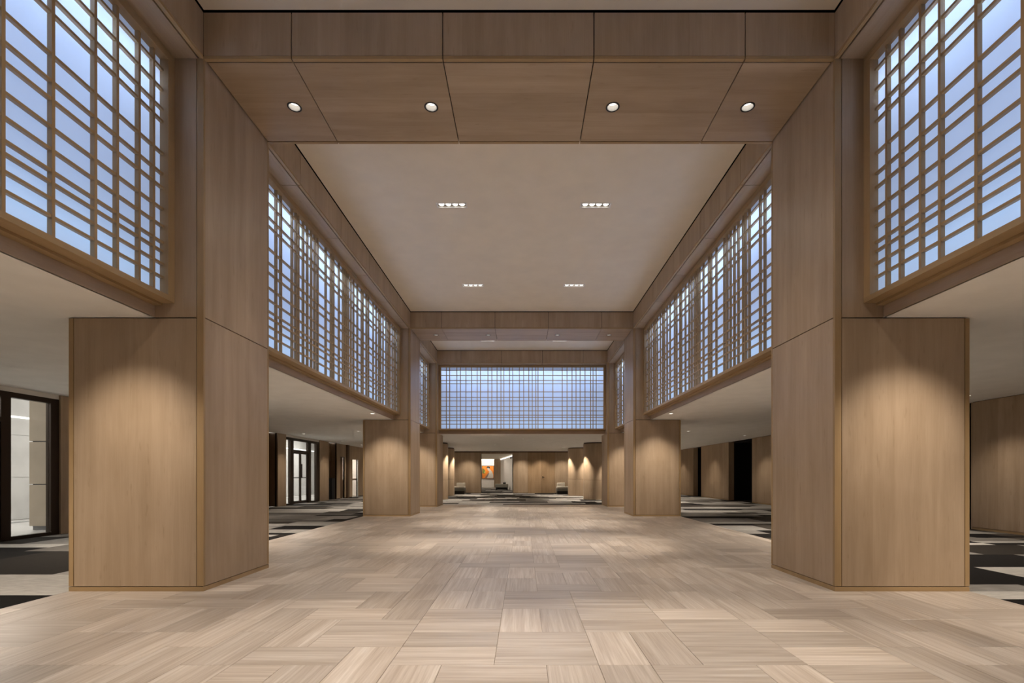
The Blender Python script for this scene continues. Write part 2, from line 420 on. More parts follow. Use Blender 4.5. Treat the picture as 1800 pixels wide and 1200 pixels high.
# ------------------------------------------------------------------ ceilings
QX = (-1.17, 1.18)
BAYS = [(YBACK, B1[0]), (B1[1], B2[0]), (B2[1], B3[0])]
QUADS = [(x, y, b) for b, ys in enumerate(((-0.6, 3.1), (8.09, 11.5), (16.2,))) for y in ys for x in QX]  # row behind the camera is added to light pillar fronts and beam
FL, FWd = 0.25, 0.075       # half length and width of the ceiling cut-out for a four-lamp fitting
for b, (ya, yb) in enumerate(BAYS):
    holes = [rect(x - FL + .012, x + FL - .012, y - FWd + .012, y + FWd - .012) for (x, y, q) in QUADS if q == b]
    c = MB().slab(rect(XC - HW + .008, XC + HW - .008, ya + .008, yb - .008), holes, ZC, ZC + 0.06).build('ceiling', M['plaster'])
    tag(c, ['smooth plaster ceiling of the bay open to the hall entrance', 'smooth plaster ceiling with four fittings between the two beams',
            'small plaster ceiling with two fittings before the end screen'][b], 'ceiling', kind='structure')
e = 0.03
for s in (-1, 1):
    xa = XC + s * (HW + ROUND_REC + 0.2); xb = XL - .1 if s < 0 else XR + .1
    c = MB().box(xa, xb, YBACK, 17.95, ZL, ZL + 0.08).build('ceiling', M['plaster_white'])
    tag(c, 'low plaster ceiling of the carpeted aisle on the ' + SIDE[s], 'ceiling', kind='structure')
c = MB().box(XL - .1, XR + .1, 17.95, YFAR + .05, ZL, ZL + 0.08).build('ceiling', M['plaster_white'])
tag(c, 'low plaster ceiling over the carpeted lounge at the hall end', 'ceiling', kind='structure')

# ------------------------------------------------------------------ pillars
def pillar(s, yr, label, upper=True):
    y0, y1 = yr
    X = lambda d: XC + s * (HW + d)
    r = thing('pillar', (X(PW / 2), (y0 + y1) / 2, 0), label, 'pillar', 'oak clad hall pillars')
    T = 0.02
    c = MB(); c.box(X(T), X(PW - T), y0 + T, y1 - T, 0.0, ZL - .004); c.box(X(T), X(0.55), y0 + T, y1 - T, ZL, ZB - .004)
    c.build('core', M['dark'], r)
    p = MB(); q = 0.0
    p.box(X(0), X(PW), y0, y0 + T, 0, 0.042); p.box(X(0), X(PW), y1 - T, y1, 0, 0.042)
    p.box(X(0), X(T), y0 + T, y1 - T, 0, 0.042); p.box(X(PW - T), X(PW), y0 + T, y1 - T, 0, 0.042)
    p.build('plinth', SOLID[0], r)
    zb = 0.048
    # corner posts
    B('corner_post', SOLID[2], r, X(0), X(0.062), y0, y0 + 0.026, zb, ZB - .004)
    B('corner_post', SOLID[2], r, X(0), X(0.03), y1 - 0.03, y1, zb, ZB - .004)
    B('corner_post', SOLID[2], r, X(PW - 0.042), X(PW), y0, y0 + 0.03, zb, ZL - .012)
    B('corner_post', SOLID[2], r, X(PW - 0.03), X(PW), y1 - 0.03, y1, zb, ZL - .012)
    g = 0.007
    # front and back faces
    B('panel', WOOD[2], r, X(0.062 + g), X(PW - 0.042 - g), y0 + .001, y0 + T, zb, ZL - 0.012)
    B('panel', WOOD[2], r, X(0.062 + g), X(0.5), y0 + .001, y0 + T, ZL, ZB - 0.012)
    B('panel', WOOD[2], r, X(0.03 + g), X(PW - 0.03 - g), y1 - T, y1 - .001, zb, ZL - 0.012)
    B('panel', WOOD[2], r, X(0.03 + g), X(0.5), y1 - T, y1 - .001, ZL, ZB - 0.012)
    # hall side and aisle side
    B('panel', WOOD[2], r, X(0.001), X(T), y0 + 0.026 + g / 2, y1 - 0.03 - g / 2, zb, ZL - G)
    B('panel', WOOD[2], r, X(0.001), X(T), y0 + 0.026 + g / 2, y1 - 0.03 - g / 2, ZL + G, ZB - 0.006)
    B('panel', WOOD[2], r, X(PW - T), X(PW - .001), y0 + 0.03 + g, y1 - 0.03 - g, zb, ZL - 0.012)
    return r
for s in (-1, 1):
    w = SIDE[s]
    pillar(s, B1, 'large oak pillar on the %s under the beam farther from the end screen' % w)
    pillar(s, B2, 'oak pillar on the %s under the beam nearer the end screen' % w)
    pillar(s, B3, 'oak pillar on the %s at the corner of the end lattice screen' % w)

# ------------------------------------------------------------------ beams
JX = [-2.205, -0.767, 0.671, 2.109]
DLX = [-2.46, -0.99, 0.96, 2.41]
def downlight(x, y, z, power, cone, label, group, r=0.062, depth=0.05, blend=0.6, recessed=True, color=NEUT, lamp='lamp_dim', aim=None):
    t = thing('downlight', (x, y, z), label, 'downlight', group)
    if recessed:
        MB().lathe([(r + .012, -.004), (r + .012, 0.0), (r, 0.0), (r - .004, -.004)], 32, (x, y, z), True).build('trim_ring', M['trimblack'], t, True)
        MB().lathe([(r - .003, 0.0), (r - .004, depth)], 32, (x, y, z)).build('reflector', M['reflector'], t, True)
        d = depth - .002
        MB().lathe([(0.001, d), (r - .004, d)], 32, (x, y, z)).build('lens', M[lamp], t)
        spot('lamp', (x, y, z - 0.01), power, cone, blend, color, 0.03, t, aim)
    else:
        MB().lathe([(r + .012, -.008), (r + .012, 0.0), (r, 0.0), (r - .004, -.008)], 24, (x, y, z), True).build('trim_ring', M['white'], t, True)
        MB().lathe([(0.001, -.002), (r, -.002)], 24, (x, y, z)).build('lens', M[lamp], t)
        spot('lamp', (x, y, z - 0.02), power, cone, blend, color, 0.03, t, aim)
    return t
def beam(yr, label, dl_label):
    y0, y1 = yr; x0, x1 = XC - HW, XC + HW
    r = thing('beam', (XC, (y0 + y1) / 2, ZB), label, 'beam', 'oak clad cross beams'); T = 0.02
    c = MB(); c.box(x0, x1, y0 + 0.05, y1 - 0.05, ZB + 0.14, ZC - .04); c.box(x0, x1, y0 + T, y0 + .03, ZB + T, ZC - .04); c.box(x0, x1, y1 - .03, y1 - T, ZB + T, ZC - .04)
    c.build('core', M['dark'], r)
    xs = [x0 + .001] + JX + [x1 - .001]; yd = y0 + (y1 - y0) * 0.51
    for i in range(5):
        a, b_ = xs[i] + (G if i else 0), xs[i + 1] - (G if i < 4 else 0)
        for (ya, yb, n) in ((y0, y0 + T, 0), (y1 - T, y1, 1)):
            B('fascia_panel', WOOD[2], r, a, b_, ya, yb, ZB + 0.004, ZC - 0.02)
            B('edge_trim', SOLID[0], r, a, b_, ya + (.0 if n == 0 else -.016), yb + (.016 if n == 0 else 0), ZB - .026, ZB)
        hl = [circle(x, yd, 0.062) for x in DLX if a < x < b_]
        MB().slab(rect(a + (.012 if i == 0 else 0), b_ - (.012 if i == 4 else 0), y0 + 0.048, y1 - 0.048), hl, ZB - .026, ZB - .008).build('soffit_panel', WOOD[0], r)
    for x in DLX:
        k = DLX.index(x)
        where = ('beside the %s pillar' if k in (0, 3) else 'second in from the %s') % SIDE[-1 if k < 2 else 1]
        downlight(x, yd, ZB - .026, P_BEAM * (1 if y0 < 10 else 2), 40, dl_label + ', ' + where, 'downlights in the ' + dl_label.split(' the ', 1)[1], depth=0.062, blend=1.0)
beam(B1, 'oak panelled cross beam farther from the end lattice screen', 'recessed downlight in the beam farther from the end screen')
beam(B2, 'oak panelled cross beam nearer the end lattice screen', 'recessed downlight in the beam nearer the end screen')
# end fascia above the far screen
r = thing('fascia', (XC, B3[0], ZB), 'oak panelled fascia strip above the end lattice screen', 'fascia'); T = .02
MB().box(XC - HW, XC + HW, B3[0] + T, B3[0] + .03, ZB + .02, ZC - .04).build('core', M['dark'], r)
xs = [XC - HW + .001] + JX + [XC + HW - .001]
for i in range(5):
    a, b_ = xs[i] + (G if i else 0), xs[i + 1] - (G if i < 4 else 0)
    B('fascia_panel', WOOD[2], r, a, b_, B3[0], B3[0] + T, ZB + .004, ZC - .02)
    B('edge_trim', SOLID[0], r, a, b_, B3[0], B3[0] + .04, ZB - .026, ZB)
    B('soffit_panel', WOOD[0], r, a, b_, B3[0] + .048, B3[0] + ROUND_REC + .02, ZB - .026, ZB - .008)
# side fascias
SJ = [[-1.5, 0.02, 1.54, 3.06], [6.75, 8.265, 9.78, 11.295, 12.81], [15.3, 16.8]]
BN = ['of the bay open to the hall entrance', 'of the long bay between the two beams', 'of the short bay beside the end screen']
for b, (ya, yb) in enumerate(BAYS):
    for s in (-1, 1):
        X = lambda d: XC + s * (HW + d)
        r = thing('fascia', (X(.1), (ya + yb) / 2, ZB), 'oak fascia under the ceiling %s, %s' % (BN[b], SIDE[s]), 'fascia', 'side fascias above the lattice screens')
        MB().box(X(.02), X(.03), ya, yb, ZB + .02, ZC - .04).build('core', M['dark'], r)
        ys = [ya + .002] + SJ[b] + [yb - .002]
        for i in range(len(ys) - 1):
            a, c_ = ys[i] + (.005 if i else 0), ys[i + 1] - (.005 if i < len(ys) - 2 else 0)
            B('fascia_panel', WOOD[2], r, X(0), X(.02), a, c_, ZB + .004, ZC - .02)
            B('edge_trim', SOLID[1], r, X(0), X(.036), a, c_, ZB - .026, ZB)
            B('soffit_panel', WOOD[1], r, X(.052), X(ROUND_REC + .02), a, c_, ZB - .026, ZB - .008)

# ------------------------------------------------------------------ lattice screens
HF = [.045, .13, .213, .265, .40, .487, .546, .636, .709, .778, .816, .869, .926]
FARX = [332, 357, 408, 434, 474, 516, 555, 580, 634, 662, 700, 728, 749, 790, 813, 862, 893, 930, 955, 980, 997, 1037, 1104, 1172, 1207, 1243, 1272, 1302, 1337, 1378, 1395, 1418]
FARF = [(x - 295) / 1175 for x in FARX]
def gaps_fill(length, start, seed):
    g = list(start); rr = random.Random(seed)
    while sum(g) < length - 0.12: g.append(rr.choice((.085, .115, .125, .145, .165, .18, .2, .205, .23, .26, .335)))
    out = []; t = 0
    for x in g:
        t += x
        if t < length - 0.09: out.append(t)
    return out
def screen(P, u0, u1, vpos, label, loc, bead=True):
    """P(u, d, z) -> world point: u along the screen, d away from the hall"""
    r = thing('lattice_screen', loc, label, 'lattice screen', 'backlit lattice screens')
    def bx(name, mat, ua, ub, da, db, za, zb):
        p, q = P(ua, da, za), P(ub, db, zb)
        return B(name, mat, r, p[0], q[0], p[1], q[1], p[2], q[2])
    hx = abs(P(1, 0, 0)[0] - P(0, 0, 0)[0]) > .5; al = 0 if hx else 1
    zt, zb = ZB - .03, 2.735; ft, fs, fb = 0.075, 0.085, 0.048
    f0, f1 = u0 + .003, u1 - .003
    bx('frame_rail', SOLID[al], f0, f1, 0, .15, zt - ft, zt); bx('frame_rail', SOLID[al], f0, f1, 0, .15, zb, zb + fb)
    bx('frame_stile', SOLID[2], f0, f0 + fs, 0, .15, zb + fb, zt - ft); bx('frame_stile', SOLID[2], f1 - fs, f1, 0, .15, zb + fb, zt - ft)
    # rebate bead inside the frame
    a, b_ = f0 + fs, f1 - fs; lo, hi = zb + fb, zt - ft
    # sill below
    bx('sill_board', WOOD[al], f0, f1, .19, .215, ZL, zb)
    bx('sill_lip', SOLID[al], f0, f1, .12, .19, zb - .022, zb)
    # bars
    bd0, bd1, bw = .042, .078, .0125
    vm = MB(); p, q = P(-bw, bd0, lo), P(bw, bd1, hi)
    o0 = P(0, 0, 0); vm.box(p[0] - o0[0], q[0] - o0[0], p[1] - o0[1], q[1] - o0[1], lo, hi)
    vme = vm.mesh('vertical_bar', SOLID[2])
    for t in vpos:
        o = bpy.data.objects.new('vertical_bar', vme); COL.objects.link(o); c = P(a + t, 0, 0); o.location = (c[0], c[1], 0); attach(o, r)
    hm = MB(); p, q = P(a, bd0 + .004, -.011), P(b_, bd1 - .001, .011); hm.box(p[0], q[0], p[1], q[1], -.011, .011)
    hme = hm.mesh('horizontal_bar', SOLID[al])
    for t in HF:
        o = bpy.data.objects.new('horizontal_bar', hme); COL.objects.link(o); o.location = (0, 0, hi - t * (hi - lo)); attach(o, r)
    bx('frosted_panel', M['screen'], a, b_, .080, .086, lo, hi)
    # light box behind: white back, top shelf, LED lines
    m = MB()
    for bb in (((a, .09, hi - .10), (b_, .34, hi - .08)), ((a, .36, lo), (b_, .38, hi)), ((a, .09, lo - .02), (b_, .38, lo - .004))):
        p, q = P(*bb[0]), P(*bb[1]); m.box(p[0], q[0], p[1], q[1], p[2], q[2])
    m.build('light_box', M['white'], r)
    um = (a + b_) / 2; L_ = b_ - a
    for (dd, zz, da, za, pw, col) in ((.29, hi - .115, .10, hi - .75, P_LED, (.78, .89, 1.0)), (.29, lo + .02, .10, lo + .75, P_LED * .13, (.62, .95, 1.0))):
        lo_ = Vector(P(um, dd, zz)); zl = (lo_ - Vector(P(um, da, za))).normalized()
        xl = Vector((1, 0, 0)) if hx else Vector((0, 1, 0)); yl = zl.cross(xl)
        o = area('led_line', lo_, lo_ - zl, L_, .03, pw * L_ / 5.8, col, r)
        o.rotation_euler = Matrix((xl, yl, zl)).transposed().to_euler()
    return r
def side_P(s): return lambda u, d, z: (XC + s * (HW + ROUND_REC + d), u, z)
fs2 = .088
for b, (ya, yb) in enumerate(BAYS):
    for s in (-1, 1):
        Ls = yb - ya - 2 * fs2
        if b == 0:
            v = [Ls - t for t in gaps_fill(Ls, ([.12, .17, .233, .21, .35, .34] if s < 0 else [.15, .16, .22, .19, .315, .335]) + [.2, .085, .125, .125, .205], 3)]
        elif b == 1: v = gaps_fill(Ls, [.2, .115, .165, .26, .13], 42)
        else: v = gaps_fill(Ls, [.2, .335, .18, .335, .34, .26, .335], 44)
        screen(side_P(s), ya, yb, v, 'backlit oak lattice screen %s, on the %s' % (BN[b], SIDE[s]), (XC + s * (HW + ROUND_REC), (ya + yb) / 2, ZL))
Lf = 2 * HW - 2 * fs2
screen(lambda u, d, z: (u, B3[0] + ROUND_REC + d, z), XC - HW, XC + HW, [f * Lf for f in FARF],
       'backlit oak lattice screen spanning the end of the hall above the lounge', (XC, B3[0] + ROUND_REC, ZL))

# ------------------------------------------------------------------ four-lamp ceiling fittings
def quad(x, y, b):
    lab = ['white four-lamp ceiling fitting in the bay open to the hall entrance', None, 'four-lamp ceiling fitting in the short bay beside the end screen'][b]
    if b == 1: lab = 'four-lamp ceiling fitting between the two beams, nearer the end screen' if y > 10 else 'four-lamp ceiling fitting between the two beams, farther from the end screen'
    lab = lab.replace('white ', '').replace('four-lamp ceiling fitting', 'four-lamp fitting') + ', ' + SIDE[-1 if x < 0 else 1]
    if b == 0: lab = lab.replace('in the bay open to the hall entrance', 'of the entrance bay, row %s the beam' % ('beside' if y > 1 else 'added for fill, away from'))
    t = thing('ceiling_light', (x, y, ZC), lab, 'ceiling light', 'four-lamp fittings, row at %s' % ('first bay', 'long bay far row' if y > 10 else 'long bay near row', 'short bay')[b])
    m = MB(); w = .022; z0, z1 = ZC - .006, ZC + .004
    m.box(x - FL, x + FL, y - FWd, y - FWd + w, z0, z1); m.box(x - FL, x + FL, y + FWd - w, y + FWd, z0, z1)
    m.box(x - FL, x - FL + w, y - FWd + w, y + FWd - w, z0, z1); m.box(x + FL - w, x + FL, y - FWd + w, y + FWd - w, z0, z1)
    m.build('trim_frame', M['white'], t)
    B('housing', M['housing'], t, x - FL + .013, x + FL - .013, y - FWd + .013, y + FWd - .013, ZC + .035, ZC + .055)
    for k in range(4):
        lx = x + (k - 1.5) * .112
        l = MB().lathe([(.046, .034), (.05, .012), (.047, .012), (.043, .034)], 24, (lx, y, ZC), True).build('lamp_bezel', M['steel'], t, True)
        MB().lathe([(.001, .0), (.02, .001), (.036, .005), (.044, .014)], 24, (lx, y, ZC + .004)).build('lamp_lens', M['lamp'], l, True)
    spot('lamp', (x, y, ZC - .02), P_QUAD, 37, 1.0, NEUT, .10, t)
    spot('flood_lamp', (x, y, ZC - .02), P_FLOOD, 142, 1.0, NEUT, .10, t)
for (x, y, b) in QUADS: quad(x, y, b)

# ------------------------------------------------------------------ aisle downlights
for s in (-1, 1):
    X = lambda d: XC + s * (HW + d)
    for (yr, nm) in ((B1, 'the large pillar farthest from the end screen'), (B2, 'the middle pillar'), (B3, 'the pillar by the end screen')):
        downlight(X(.62), yr[0] - 1.33, ZL, P_SCALLOP, 60, 'small aisle ceiling downlight grazing %s, %s' % (nm, SIDE[s]), 'aisle downlights grazing the pillars', r=.05, recessed=False, color=NEUT, blend=1.0, aim=(X(.62), yr[0], 1.2))

# ------------------------------------------------------------------ walls
def wall_panels(parent, axis, fixed, a, b_, z0, z1, step, mat=None, thick=.02):
    """panel row on a wall: axis 'y' -> runs along y at x=fixed (fixed = (face, back))"""
    n = max(1, round((b_ - a) / step)); w = (b_ - a) / n
    for i in range(n):
        p, q = a + i * w + .004, a + (i + 1) * w - .004
        if axis == 'y': B('panel', mat or WOOD[2], parent, fixed[0], fixed[1], p, q, z0, z1)
        else: B('panel', mat or WOOD[2], parent, p, q, fixed[0], fixed[1], z0, z1)
# right wall with unlit doorways
wr = MB()
SEG = [(YBACK, 10.15), (12.4, 19.9), (22.2, 25.6), (26.8, YFAR)]
for (a, b_) in SEG: wr.box(XR + .02, XR + .24, a, b_, 0, ZL)
wallr = wr.build('wall_right', M['dark']); tag(wallr, 'oak panelled aisle wall broken by unlit black doorways', 'wall', kind='structure')
for (a, b_) in SEG:
    wall_panels(wallr, 'y', (XR, XR + .02), a, b_, .05, ZL - .01, 1.75)
    B('skirting', SOLID[1], wallr, XR + .004, XR + .02, a, b_, 0, .045)
    B('jamb_panel', WOOD[2], wallr, XR, XR + .24, b_ + .001, b_ + .02, 0, ZL - .01)
    if a > 0: B('jamb_panel', WOOD[2], wallr, XR, XR + .24, a - .02, a - .001, 0, ZL - .01)
m = MB()
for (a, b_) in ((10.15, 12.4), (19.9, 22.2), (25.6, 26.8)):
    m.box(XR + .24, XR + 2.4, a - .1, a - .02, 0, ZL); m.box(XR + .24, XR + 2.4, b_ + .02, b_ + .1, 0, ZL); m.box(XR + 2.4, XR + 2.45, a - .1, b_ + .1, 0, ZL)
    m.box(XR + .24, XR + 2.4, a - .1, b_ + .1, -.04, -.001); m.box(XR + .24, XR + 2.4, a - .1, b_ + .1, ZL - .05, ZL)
m.build('dark_passage', M['black'], wallr)  # black walls stand in for the darkness of the passages
for y, c in ((7.6, 'by the doorway beside the large pillar'), (9.3, 'next to the first black doorway'), (14.6, 'on the long stretch of panelling'), (18.7, 'before the second black doorway'), (23.8, 'on the panel between two black doorways'), (28.5, 'by the far corner')):
    downlight(XR - .85, y, ZL, P_WASH, 104, 'small wall-washing downlight over the panelled wall ' + c, 'wall washers of the panelled wall', r=.05, recessed=False, color=NEUT, blend=1.0)

# far wall
wf = MB(); OX = (-2.62, -.65); OZ = 2.46
wf.box(XL - .1, OX[0], YFAR + .02, YFAR + .2, 0, ZL); wf.box(OX[1], XR + .1, YFAR + .02, YFAR + .2, 0, ZL); wf.box(OX[0], OX[1], YFAR + .02, YFAR + .2, OZ, ZL)
wallf = wf.build('wall_far', M['dark']); tag(wallf, 'oak panelled end wall of the lounge with a bright opening', 'wall', kind='structure')
for (a, b_, st) in ((XL, -4.1, 1.5), (-4.1, OX[0], 1.5), (OX[1], .28, .95), (1.97, 2.86, .9), (2.86, XR, 1.6)):
    wall_panels(wallf, 'x', (YFAR, YFAR + .02), a, b_, .03, ZL - .07, st)
B('panel', WOOD[2], wallf, OX[0], OX[1], YFAR, YFAR + .02, OZ, ZL - .07)
B('jamb_panel', WOOD[2], wallf, OX[0] - .02, OX[0], YFAR, YFAR + .2, 0, OZ); B('jamb_panel', WOOD[2], wallf, OX[1], OX[1] + .02, YFAR, YFAR + .2, 0, OZ)
B('head_trim', DARKW, wallf, XL, XR, YFAR - .015, YFAR + .02, ZL - .065, ZL)
d = thing('door_1', (1.125, YFAR, 0), 'pair of full-height oak doors in the lounge end wall', 'door', kind='structure')
for (a, b_, h) in ((.285, 1.12, 0), (1.13, 1.965, 1)):
    lf = B('door_leaf', wood('oak_door_leaf_%d' % h, 2, (0.27, 0.175, 0.095), (0.43, 0.30, 0.18)), d, a, b_, YFAR - .012, YFAR + .02, .012, ZL - .075)
    if h:
        kb = MB(); kb.box(a + .05, a + .11, YFAR - .018, YFAR - .012, .93, 1.06); kb.box(a + .065, a + .095, YFAR - .06, YFAR - .018, .98, 1.01); kb.box(a + .05, a + .18, YFAR - .07, YFAR - .055, .982, 1.008)
        kb.build('door_handle', M['bronze'], lf)
for x, c in ((-3.4, 'beside the bright opening'), (-.1, 'between the opening and the oak doors'), (2.42, 'beside the oak doors'), (1.1, 'over the oak doors'), (-6.3, 'in the glass-door corner'), (6.0, 'in the dark-doorway corner')):
    downlight(x, YFAR - .7, ZL, P_WASH * 1.5, 110, 'small wall-washing downlight at the lounge end wall ' + c, 'wall washers of the end wall', r=.05, recessed=False, color=NEUT, blend=1.0)

# back wall (behind the camera), panels darkened to cut bounce onto the beam
wb = MB().box(XL - .1, XR + .1, YBACK - .2, YBACK - .02, 0, 5.6).build('wall_back', M['dark']); tag(wb, 'dark panelled wall closing the hall entrance side', 'wall', kind='structure')
wall_panels(wb, 'x', (YBACK - .02, YBACK), XL, XR, .02, 2.6, 1.8, DARKW); wall_panels(wb, 'x', (YBACK - .02, YBACK), XC - HW, XC + HW, 2.61, 5.5, 1.5, DARKW)

# left wall: piers, glazed doors, recesses
DB = [(5.97, 9.28), (18.1, 21.1)]
wl = MB(); XF = XL
for (a, b_) in ((YBACK, 5.97), (9.28, 16.6), (17.5, 18.1), (21.1, 22.07), (23.08, 23.5), (24.1, 25.2), (26.0, YFAR)): wl.box(XL - .08, XL - .02, a, b_, 0, ZL)
wl.box(XL - .08, XL - .02, 23.5, 24.1, 2.0, ZL); wl.box(XL - .08, XL - .02, 25.2, 26.0, 1.92, ZL)
for (a, b_) in DB: wl.box(XL - .14, XL - .1, a, b_, 2.52, ZL)
walll = wl.build('wall_left', M['dark']); tag(walll, 'oak panelled aisle wall with piers and glazed bronze doors', 'wall', kind='structure')
for (a, b_) in DB: B('white_header', M['white'], walll, XL - .1, XL - .01, a, b_, 2.52, ZL)
for (a, b_, st) in ((YBACK, 5.97, 1.6), (9.9, 16.6, 1.6), (23.08, 23.5, .5), (24.1, 24.3, .3), (24.6, 25.2, .7), (26.0, YFAR, 1.6)):
    wall_panels(walll, 'y', (XL, XL - .02), a, b_, .03, ZL - .005, st)
B('panel', WOOD[2], walll, XL, XL - .02, 23.504, 24.096, 2.0, ZL - .005); B('panel', WOOD[2], walll, XL, XL - .02, 25.204, 25.996, 1.92, ZL - .005)
for (a, b_) in ((9.28, 9.9), (17.5, 18.1), (21.1, 22.07)):
    pr = B('pier', WOOD[2], walll, XL - .02, XL + .025, a, b_, .004, ZL - .004)
B('pilaster', DARKW, walll, XL - .02, XL + .06, 24.3, 24.6, .004, ZL - .004)
# recesses
for (a, b_) in ((16.6, 17.5), (22.07, 23.08)):
    B('recess_back', WALNUT, walll, XL - .34, XL - .3, a, b_, .004, ZL - .004)
    B('recess_side', WALNUT, walll, XL - .3, XL - .02, b_, b_ + .02, .004, ZL - .004)
    B('recess_side', WALNUT, walll, XL - .3, XL - .02, a - .02, a, .004, ZL - .004)
B('service_box', M['black'], walll, XL - .29, XL - .04, 22.6, 22.95, .004, .98)
B('niche_back', WALNUT, walll, XL - .14, XL - .1, 23.5, 24.1, 0, 2.0)
# lit hatch with a counter
B('hatch_back', M['white'], walll, XL - 1.2, XL - 1.15, 24.9, 27.4, 0, 2.4)
B('hatch_side', M['white'], walll, XL - 1.15, XL - .1, 27.3, 27.4, 0, 2.4)
B('hatch_counter', WOOD[1], walll, XL - .8, XL - .1, 25.2, 26.6, .86, .94); B('hatch_front', WOOD[2], walll, XL - .75, XL - .7, 25.2, 26.6, .004, .86)
B('hatch_jamb', M['white'], walll, XL - .08, XL + .004, 26.0, 26.03, .004, 1.92)
B('hatch_top', M['white'], walll, XL - 1.2, XL - .1, 24.9, 27.4, 2.4, 2.45)
area('hatch_lamp', (XL - .75, 25.9, 2.38), (XL - .75, 25.9, 0), .3, .8, 45, NEUT, walll)

for y, c in ((13.2, 'on the long panelled stretch'), (17.8, 'at the pier before the double door'), (21.6, 'at the pier after the double door'), (24.2, 'at the dark pilaster'), (27.6, 'by the lounge corner')):  # washers added to brighten this wall
    downlight(XL + .8, y, ZL, P_WASH, 104, 'small added wall-washing downlight over the glass-door wall ' + c, 'added wall washers of the glass-door wall', r=.05, recessed=False, color=NEUT, blend=1.0)
def glass_door(name, y0, y1, ys, label):
    """ys: frame stile spans along the wall; the pair of leaves stands between the middle two"""
    t = thing(name, (XL - .12, (y0 + y1) / 2, 0), label, 'door', kind='structure')
    xa, xb = XL - .1, XL - .005; hz0, hz1 = 2.43, 2.52; tz0, tz1 = 2.0, 2.08
    B('frame_head', M['bronze'], t, xa, xb, y0, y1, hz0, hz1)
    for (a, b_) in ys: B('frame_stile', M['bronze'], t, xa, xb, a, b_, .0, hz0)
    for i in range(len(ys) - 1):
        a, b_ = ys[i][1], ys[i + 1][0]
        if i == len(ys) // 2 - 1:
            B('transom_rail', M['bronze'], t, xa, xb, a, b_, tz0, tz1)
            B('transom_pane', M['glass'], t, XL - .055, XL - .045, a, b_, tz1, hz0)
            mid = (a + b_) / 2
            for (p, q, hs) in ((a + .005, mid - .003, 1), (mid + .003, b_ - .005, -1)):
                lf = MB(); w = .055
                lf.box(XL - .075, XL - .03, p, p + w, .01, tz0 - .004); lf.box(XL - .075, XL - .03, q - w, q, .01, tz0 - .004)
                lf.box(XL - .075, XL - .03, p + w, q - w, .01, .12); lf.box(XL - .075, XL - .03, p + w, q - w, tz0 - .06, tz0 - .004); lf.box(XL - .07, XL - .035, p + w, q - w, 1.0, 1.035)
                leaf = lf.build('door_leaf', M['bronze'], t)
                B('door_pane', M['glass'], leaf, XL - .057, XL - .049, p + w, q - w, .12, tz0 - .06)
                hy = (q - .03) if hs > 0 else (p + .03)
                hd = MB(); hd.box(XL + .0, XL + .02, hy - .01, hy + .01, 1.02, 1.55); hd.box(XL - .03, XL + .02, hy - .01, hy + .01, 1.06, 1.08); hd.box(XL - .03, XL + .02, hy - .01, hy + .01, 1.5, 1.52)
                hd.build('pull_handle', M['bronze'], leaf)
        else:
            B('side_pane', M['glass'], t, XL - .055, XL - .045, a, b_, .06, hz0); B('bottom_rail', M['bronze'], t, xa, xb, a, b_, 0, .06)
    return t
glass_door('door_2', 5.97, 9.28, [(5.97, 6.13), (6.84, 7.0), (8.25, 8.41), (9.12, 9.28)], 'bronze framed glazed door set facing a beige stone column')
glass_door('door_3', 18.1, 21.1, [(18.1, 18.14), (18.50, 18.76), (20.04, 20.30), (20.82, 21.1)], 'bronze framed glazed double door between two oak piers')
# bright lobby beyond the glass
lb = MB(); lx0, lx1, ly0, ly1 = -12.6, XL - .1, 4.0, 30.6
lb.box(lx0 - .1, lx0, ly0, ly1, 0, 3.3); lb.box(lx0, lx1, ly1, ly1 + .1, 0, 3.3); lb.box(lx0, lx1, ly0 - .1, ly0, 0, 3.3)
lobby = lb.build('wall_lobby', M['marble']); tag(lobby, 'pale marble wall of the bright lobby beyond the glass doors', 'wall', kind='structure')
for z in (1.1, 2.2):
    pass
for k in range(int((ly1 - ly0) / 1.9)):
    for z in range(3):
        B('slab', M['marble'], lobby, lx0, lx0 + .02, ly0 + k * 1.9 + .004, ly0 + (k + 1) * 1.9 - .004, .01 + z * 1.05, .01 + (z + 1) * 1.05 - .008)
for k in range(2):
    for z in range(3):
        B('slab', M['marble'], lobby, lx0 + .02 + k * 1.8, lx0 + 1.8 + k * 1.8 - .006, ly1 - .02, ly1, .01 + z * 1.05, .01 + (z + 1) * 1.05 - .008)
lc = MB().box(lx0, lx1, ly0, ly1, 3.3, 3.36).build('ceiling', M['white']); tag(lc, 'white ceiling of the bright lobby beyond the glass doors', 'ceiling', kind='structure')
lfl = MB().box(lx0, lx1, ly0, ly1, -.1, -.002).build('floor', M['lobbyfloor']); tag(lfl, 'pale polished lobby floor beyond the glass doors', 'floor', kind='structure')
B('border_band', M['greystone'], lfl, lx0 + .6, lx0 + .8, ly0, ly1, -.002, .0005)
led = B('led_strip', M['ledwhite'], lobby, lx0 + .02, lx0 + .04, ly0 + .5, ly1 - .5, 2.53, 2.57)
k = 0
